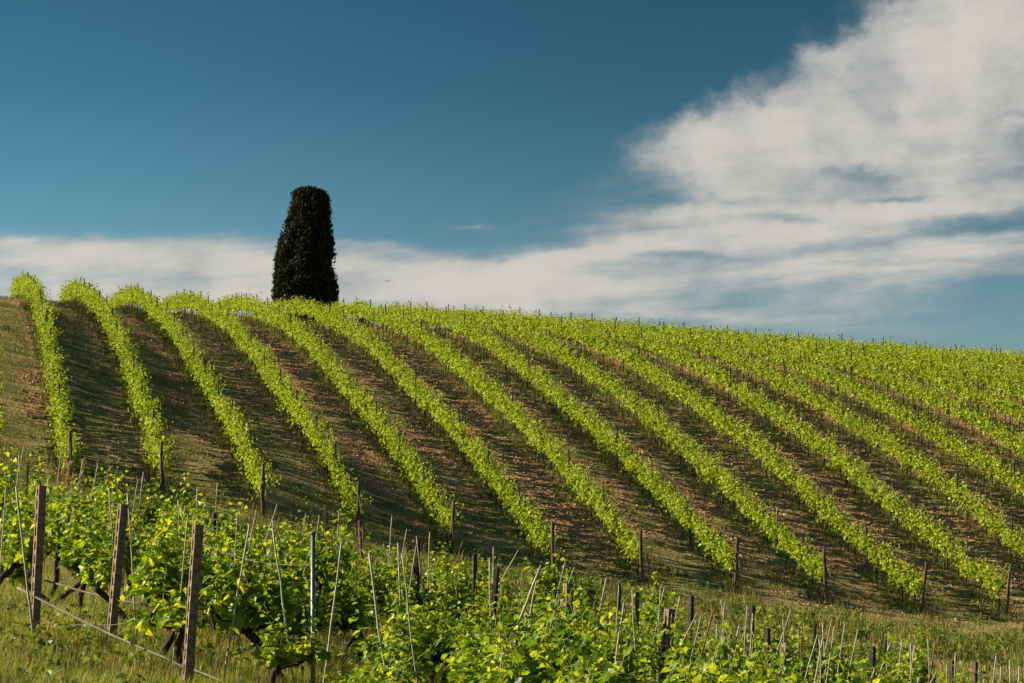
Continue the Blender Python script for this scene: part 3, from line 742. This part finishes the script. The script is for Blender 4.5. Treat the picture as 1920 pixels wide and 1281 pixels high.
# long pole fixed low across the slotted posts and a second one behind
def pole(name, a, b, rad, lab):
    P0_, P1_ = np.array(a), np.array(b); t = np.linspace(0, 1, 14)[:, None]
    P = P0_ + (P1_-P0_)*t; P[:, 2] -= .05*np.sin(np.pi*t[:, 0]); P[1:-1] += np.random.default_rng(2).normal(0, .004, (12, 3))
    o = add_obj(name, tube_mesh(name, [tube(P-P0_, rad, 8)], M_CANE)); o.location = a; o.data.materials.clear(); o.data.materials.append(M_POLE); tag(o, lab, 'pole')
def at(u, v, y): return ((u-960)/F*y, y, (VH-v)/F*y)
pole('long_pole', at(33, 1102, 30.9), at(440, 1287, 27.9), .014, 'long pale pole tied low and slanting across the three slotted concrete posts')
pole('rail_pole', at(84, 1088, 35.5), at(348, 1146, 33.5), .014, 'second pale pole lying level behind the slotted concrete posts')
# two drooping wires in the open grass
for (a, b) in ((at(-30, 1164, 31.2), at(212, 1175, 30.1)), (at(212, 1175, 30.1), at(362, 1175, 29.1))):
    pass
P = np.array([at(-30, 1164, 31.2), at(60, 1169, 30.9), at(140, 1172, 30.5), at(211, 1172, 30.0), at(290, 1160, 29.6), at(362, 1168, 29.1)])
o = add_obj('wire', tube_mesh('slack_wire', [tube(P-P[0], .004, 4, False)], M_WIRE)); o.location = P[0]
tag(o, 'thin slack wire strung low between the slotted concrete posts', 'wire')

def strung(name, pa, pb, h, lab):
    P_ = []
    for t_ in np.linspace(0, 1, 9):
        u_ = pa[0]+(pb[0]-pa[0])*t_; y_ = pa[1]+(pb[1]-pa[1])*t_; x_ = (u_-960)/F*y_
        P_.append((x_, y_, 0))
    P_ = np.array(P_); za = g1(*P_[0, :2])+h; zb = g1(*P_[-1, :2])+h; t_ = np.linspace(0, 1, 9)
    P_[:, 2] = za+(zb-za)*t_ - .09*np.sin(np.pi*t_)
    o = add_obj(name, tube_mesh(name, [tube(P_-P_[0], .0035, 4, False)], M_WIRE)); o.location = P_[0]; tag(o, lab, 'wire', 'trellis wires over the near vines')
strung('trellis_wire', (1066, 31), (1256, 30.5), 1.35, 'sagging wire strung from the fourth slotted post to the fifth')
strung('trellis_wire', (1256, 30.5), (1475, 31), 1.3, 'sagging wire strung from the fifth slotted post to the sixth')
strung('trellis_wire', (1475, 31), (1664, 33), 1.35, 'wire strung from the sixth slotted post to the post with tied canes')
strung('trellis_wire', (372, 29), (586, 27), 1.6, 'wire running from the third slotted post to the steel pole')
strung('trellis_wire', (586, 27), (1066, 31), 1.5, 'long wire running from the steel pole to the fourth slotted post')
strung('trellis_wire', (1664, 33), (1826, 35), 1.4, 'wire running from the post with tied canes to the close pair of posts')
# vines: one beside nearly every cane, then fill the rows
def allowed(x, y):
    u = 960 + x/y*F
    if u < 250: return y > 34
    if u < 340: return y > 29.5
    if u < 560: return y > 25.5
    if u < 800: return y > 24
    if u < 860: return y > 21
    return y > 17.3
def farlim(x, y):
    u = 960 + x/y*F
    return y < np.interp(u, [0, 700, 1050, 1400, 1900], [50, 50, 48, 44.5, 39.5])
VP = []
def try_add(x, y, dmin=.72):
    if not (allowed(x, y) and farlim(x, y)): return
    u = 960 + x/y*F
    if u < -60 or u > 1985: return
    for a, b in VP:
        if (a-x)**2+(b-y)**2 < dmin**2: return
    VP.append((x, y))
for x, y in [((300-960)/F*30.5, 30.5), ((505-960)/F*27.2, 27.2), ((560-960)/F*29, 29), ((735-960)/F*26, 26), ((800-960)/F*25.3, 25.3)]: VP.append((x, y))
for u, y in [(905, 18.0), (1010, 18.3), (960, 20), (880, 21.5), (1090, 20.5)]: VP.append(((u-960)/F*y, y))
for x, y, g in CB: try_add(x+.1, y+.12)
dv = norm(np.array([-.33, .94]))
for k in range(-14, 16):
    off = k*1.8
    for t in np.arange(12, 60, 1.15):
        x = 4.6 + off + dv[0]*t + r_.normal(0, .1); y = 0 + dv[1]*t + r_.normal(0, .08); try_add(x, y, .92)
VP = sorted(VP, key=lambda p: 960+p[0]/p[1]*F)
print('near vines', len(VP))
cnt = {}
for i, (x, y) in enumerate(VP):
    g = g1(x, y); rt = empty('grapevine', (x, y, g))
    tm, fm = VARS[int(r_.integers(0, len(VARS)))]
    if y < 21.5: tm, fm = VARS[(i*2+1) % len(VARS)]
    u = 960+x/y*F
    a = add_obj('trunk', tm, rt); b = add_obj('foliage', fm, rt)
    sc_ = r_.uniform(.82, 1.08); rt.scale = (sc_, sc_, sc_*(r_.uniform(.82, 1.05) if u < 330 else r_.uniform(.70, 1.05) if u < 750 else (r_.uniform(.62, .90) if u < 1200 else r_.uniform(.66, .95)))); rt.rotation_euler = (0, 0, r_.uniform(0, 6.28))
    if y < 24: tier = 'nearest'
    elif y < 31: tier = 'front'
    elif y < 38: tier = 'middle'
    elif y < 44: tier = 'back'
    else: tier = 'farthest'
    n_, wh = where(u, cnt, tier)
    tag(rt, '%s leafy grapevine %s, in the %s tier of vines' % (n_, wh, tier), 'grapevine', 'grapevines in the near plot')

# ------------------------------------------------------------------ grass
def blades(x, y, h, wd, matr, lab_name, seed, base=None):
    q = np.random.default_rng(seed); n = len(x)
    z = ground(x, y) + relief(x, y) - .01
    a = q.uniform(0, 6.283, n); bend = q.uniform(.15, .8, n); da = np.c_[np.cos(a), np.sin(a), np.zeros(n)]
    w_ = np.c_[-np.sin(a), np.cos(a), np.zeros(n)]*wd[:, None]
    p0 = np.c_[x, y, z]; up = np.array([0, 0, 1.0])
    p1 = p0 + up*(h*.55)[:, None] + da*(h*bend*.22)[:, None]
    p2 = p0 + up*(h*(1-.25*bend))[:, None] + da*(h*bend*.75)[:, None]
    V = np.stack([p0-w_/2, p0+w_/2, p1-w_*.4, p1+w_*.4, p2], 1).reshape(-1, 3)
    o = (np.arange(n)*5)[:, None]
    me = mesh_np(lab_name, V, [np.array([[0, 1, 3, 2]])+o, np.array([[2, 3, 4]])+o])
    ob = add_obj(lab_name, me, None, matr); return ob
q = np.random.default_rng(31)
# open grass at the lower left and between the near vines
n = 120000
y = q.uniform(17, 52, n)**1.0; u = q.uniform(-80, 2000, n); x = (u-960)/F*y
cl = fbm(x*1.6, y*1.6, 3)
kp = q.uniform(size=n) < np.clip((cl-.25)*3, .15, 1)
x, y, cl, u = x[kp], y[kp], cl[kp], u[kp]
openg = (u < 900) & (y < 40)
h = np.where(openg, q.uniform(.10, .30, len(x)), q.uniform(.08, .28, len(x)))*(.6+.9*cl)
tag(blades(x, y, h, q.uniform(.005, .011, len(x)), M_GRASS, 'grass', 1), 'tall sunlit grass growing around the near vines and posts', 'grass', kind='stuff')
n = 60000
y = q.uniform(22, 36, n); u = q.uniform(-60, 900, n); x = (u-960)/F*y; cl = fbm(x*2.2+50, y*2.2, 3)
kp = q.uniform(size=n) < np.clip((cl-.3)*4, .05, 1); x, y, cl = x[kp], y[kp], cl[kp]
tag(blades(x, y, q.uniform(.10, .36, len(x))*(.4+1.3*cl), q.uniform(.005, .010, len(x)), M_GRASS, 'grass', 2), 'lush tufts of long grass at the foot of the slotted posts', 'grass', kind='stuff')
# headland and hillside
n = 420000
y = q.uniform(52, 182, n); u = q.uniform(-60, 1990, n); x = (u-960)/F*y
s = soilness(x, y); cl = fbm(x*1.1+20, y*1.1, 4)
pr_ = np.clip((1-s*1.05), .02, 1)*np.clip((cl-.28)*3.2, .04, 1)
rp = rowpos(x, y); nearrow = (np.abs(rp-np.round(rp)+.04) < .13) & (y > 93)
pr_ = np.where(nearrow, np.maximum(pr_, .85), pr_)
kp = q.uniform(size=n) < pr_; x, y, cl, nearrow = x[kp], y[kp], cl[kp], nearrow[kp]
h = q.uniform(.05, .22, len(x))*(.35+1.5*cl)*np.where(nearrow, 2.0, 1.0)*np.where((q.uniform(size=len(x)) < .06) & (y < 100), 2.0, 1)
tag(blades(x, y, h, q.uniform(.012, .026, len(x)), M_GRASSH, 'hill_grass', 3), 'short dry grass between the hillside vine rows and on the headland', 'grass', kind='stuff')

n = 700
y = q.uniform(20, 34, n); u = q.uniform(-60, 1000, n); x = (u-960)/F*y
y2 = q.uniform(54, 100, 3600); u2 = q.uniform(-40, 1960, 3600); x = np.r_[x, (u2-960)/F*y2]; y = np.r_[y, y2]
cl = fbm(x*.8+33, y*.8, 3); k_ = cl > .46; x, y = x[k_], y[k_]; z = ground(x, y)+relief(x, y)
m_ = 9; xr = np.repeat(x, m_); yr = np.repeat(y, m_); zr = np.repeat(z, m_); hh_ = np.repeat(q.uniform(.08, .34, len(x)), m_)*q.uniform(.3, 1, len(xr))
Cw = np.c_[xr, yr, zr+hh_] + q.normal(0, .05, (len(xr), 3))*np.array([1, 1, .3])
Vw, Fw = leaves(Cw, q.normal(0, .5, Cw.shape)+np.array([0, 0, .8]), q.normal(0, 1, Cw.shape)+np.array([0, 0, .3]), q.uniform(.05, .13, len(Cw)), SH6*np.array([.8, 1, 1]))
tag(add_obj('weeds', mesh_np('weeds', Vw, [Fw]), None, M_WEED), 'broad leaved weeds scattered through the grass', 'weeds', kind='stuff')
n = 1500
y = np.r_[q.uniform(21, 34, n), q.uniform(60, 100, n)]; u = np.r_[q.uniform(-60, 900, n), q.uniform(-20, 1950, n)]; x = (u-960)/F*y
k_ = fbm(x*1.4+5, y*1.4, 3) > .48; x, y = x[k_], y[k_]
tag(blades(x, y, q.uniform(.25, .6, len(x)), np.where(y < 50, .007, .014), M_STRAW, 'dry_grass', 9), 'dead straw coloured stalks standing up in the grass', 'grass', kind='stuff')
# ------------------------------------------------------------------ clods
n = 230000
y = q.uniform(92, 178, n); u = q.uniform(-40, 1990, n); x = (u-960)/F*y
kp = q.uniform(size=n) < soilness(x, y)*.9*np.clip(1.3-(y-92)/90, .3, 1); x, y = x[kp], y[kp]; n = len(x)
z = ground(x, y) + relief(x, y)
octa = np.array([(1, 0, 0), (0, 1, 0), (-1, 0, 0), (0, -1, 0), (0, 0, 1), (0, 0, -1)], float)
of = np.array([(0, 1, 4), (1, 2, 4), (2, 3, 4), (3, 0, 4), (1, 0, 5), (2, 1, 5), (3, 2, 5), (0, 3, 5)])
a = q.uniform(0, 6.28, n); ca, sa = np.cos(a)[:, None], np.sin(a)[:, None]
s = q.uniform(.02, .055, n)*np.where(q.uniform(size=n) < .10, 2.1, 1)
L = octa[None]*q.uniform(.6, 1.3, (n, 6, 1))*np.array([1, 1, .75])
Lx = L[..., 0]*ca - L[..., 1]*sa; Ly = L[..., 0]*sa + L[..., 1]*ca
V = np.stack([Lx, Ly, L[..., 2]], -1)*s[:, None, None] + np.c_[x, y, z+.01][:, None]
me = mesh_np('soil_clods', V.reshape(-1, 3), [(of[None] + (np.arange(n)*6)[:, None, None]).reshape(-1, 3)])
tag(add_obj('soil_clods', me, None, M_CLOD), 'loose orange-brown clods of tilled earth between the hillside rows', 'soil', kind='stuff')

# ------------------------------------------------------------------ dry grass plumes behind the left end of the near vines
for i, (u, v, y, ln) in enumerate([(122, 866, 44, .25), (130, 872, 43, .3), (155, 862, 45, .2), (205, 880, 43, .45), (96, 880, 43, .35), (88, 886, 42, .1), (136, 890, 42, .05)]):
    x, y, z, g = place(u, v, y, 1.75); hh = z-g; bx_ = x - ln*.5
    q2 = np.random.default_rng(60+i); t = np.linspace(0, 1, 8)[:, None]
    P = np.array([0, 0, 0])*(1-t) + np.array([x-bx_, 0, hh])*t; P[:, 0] = (x-bx_)*t[:, 0]**2
    rt = empty('grass_plume', (bx_, y, g))
    add_obj('stalk', tube_mesh('stalk', [tube(P, .004, 4, False)], M_STRAW), rt)
    m_ = 60; tt = q2.uniform(.68, 1, m_); C = np.c_[np.interp(tt, t[:, 0], P[:, 0]), np.zeros(m_), tt*hh] + q2.normal(0, .012, (m_, 3))
    Vl, Fl = leaves(C, q2.normal(0, 1, (m_, 3)), np.array([.35, 0, 1.0]) + q2.normal(0, .3, (m_, 3)), q2.uniform(.06, .13, m_), SH6*np.array([.25, 1, .3]))
    add_obj('seed_head', mesh_np('seed_head', Vl, [Fl]), rt, M_STRAW)
    tag(rt, 'tawny dry grass plume in the far left of the near vines, %s from the left' % ORD[[2, 3, 5, 6, 1, 0, 4][i]], 'grass plume', 'dry grass plumes behind the first slotted post')

# ------------------------------------------------------------------ bird
bx0 = at(727, 527, 150)
bb = []
t = np.linspace(0, 1, 9)[:, None]
body = tube(np.c_[np.linspace(-.11, .12, 9), np.zeros(9), .012*np.sin(np.linspace(0, 3, 9))], [.004, .014, .024, .03, .032, .028, .02, .018, .004], 8)
V1 = []; Q1 = []
for sgn in (-1, 1):
    o = len(V1)
    for k, (yy, zz_, c0, c1) in enumerate([(.02, .0, .06, -.05), (.14, .05, .07, -.04), (.26, .03, .02, -.05), (.36, -.01, -.03, -.06)]):
        V1 += [(c0, sgn*yy, zz_), (c1, sgn*yy, zz_-.006), (c0, sgn*yy, zz_-.008), (c1, sgn*yy, zz_-.01)]
    for k in range(3):
        a = o+4*k; Q1 += [(a, a+1, a+5, a+4), (a+2, a+6, a+7, a+3)]
rt = empty('bird', bx0); tag(rt, 'tiny dark bird in flight just right of the cypress', 'bird')
add_obj('body', tube_mesh('bird_body', [body], M_BIRD), rt)
add_obj('wings', mesh_np('bird_wings', np.array(V1), [np.array(Q1)]), rt, M_BIRD)
rt.rotation_euler = (R(-15), R(20), R(115)); rt.scale = (.7, .7, .7)
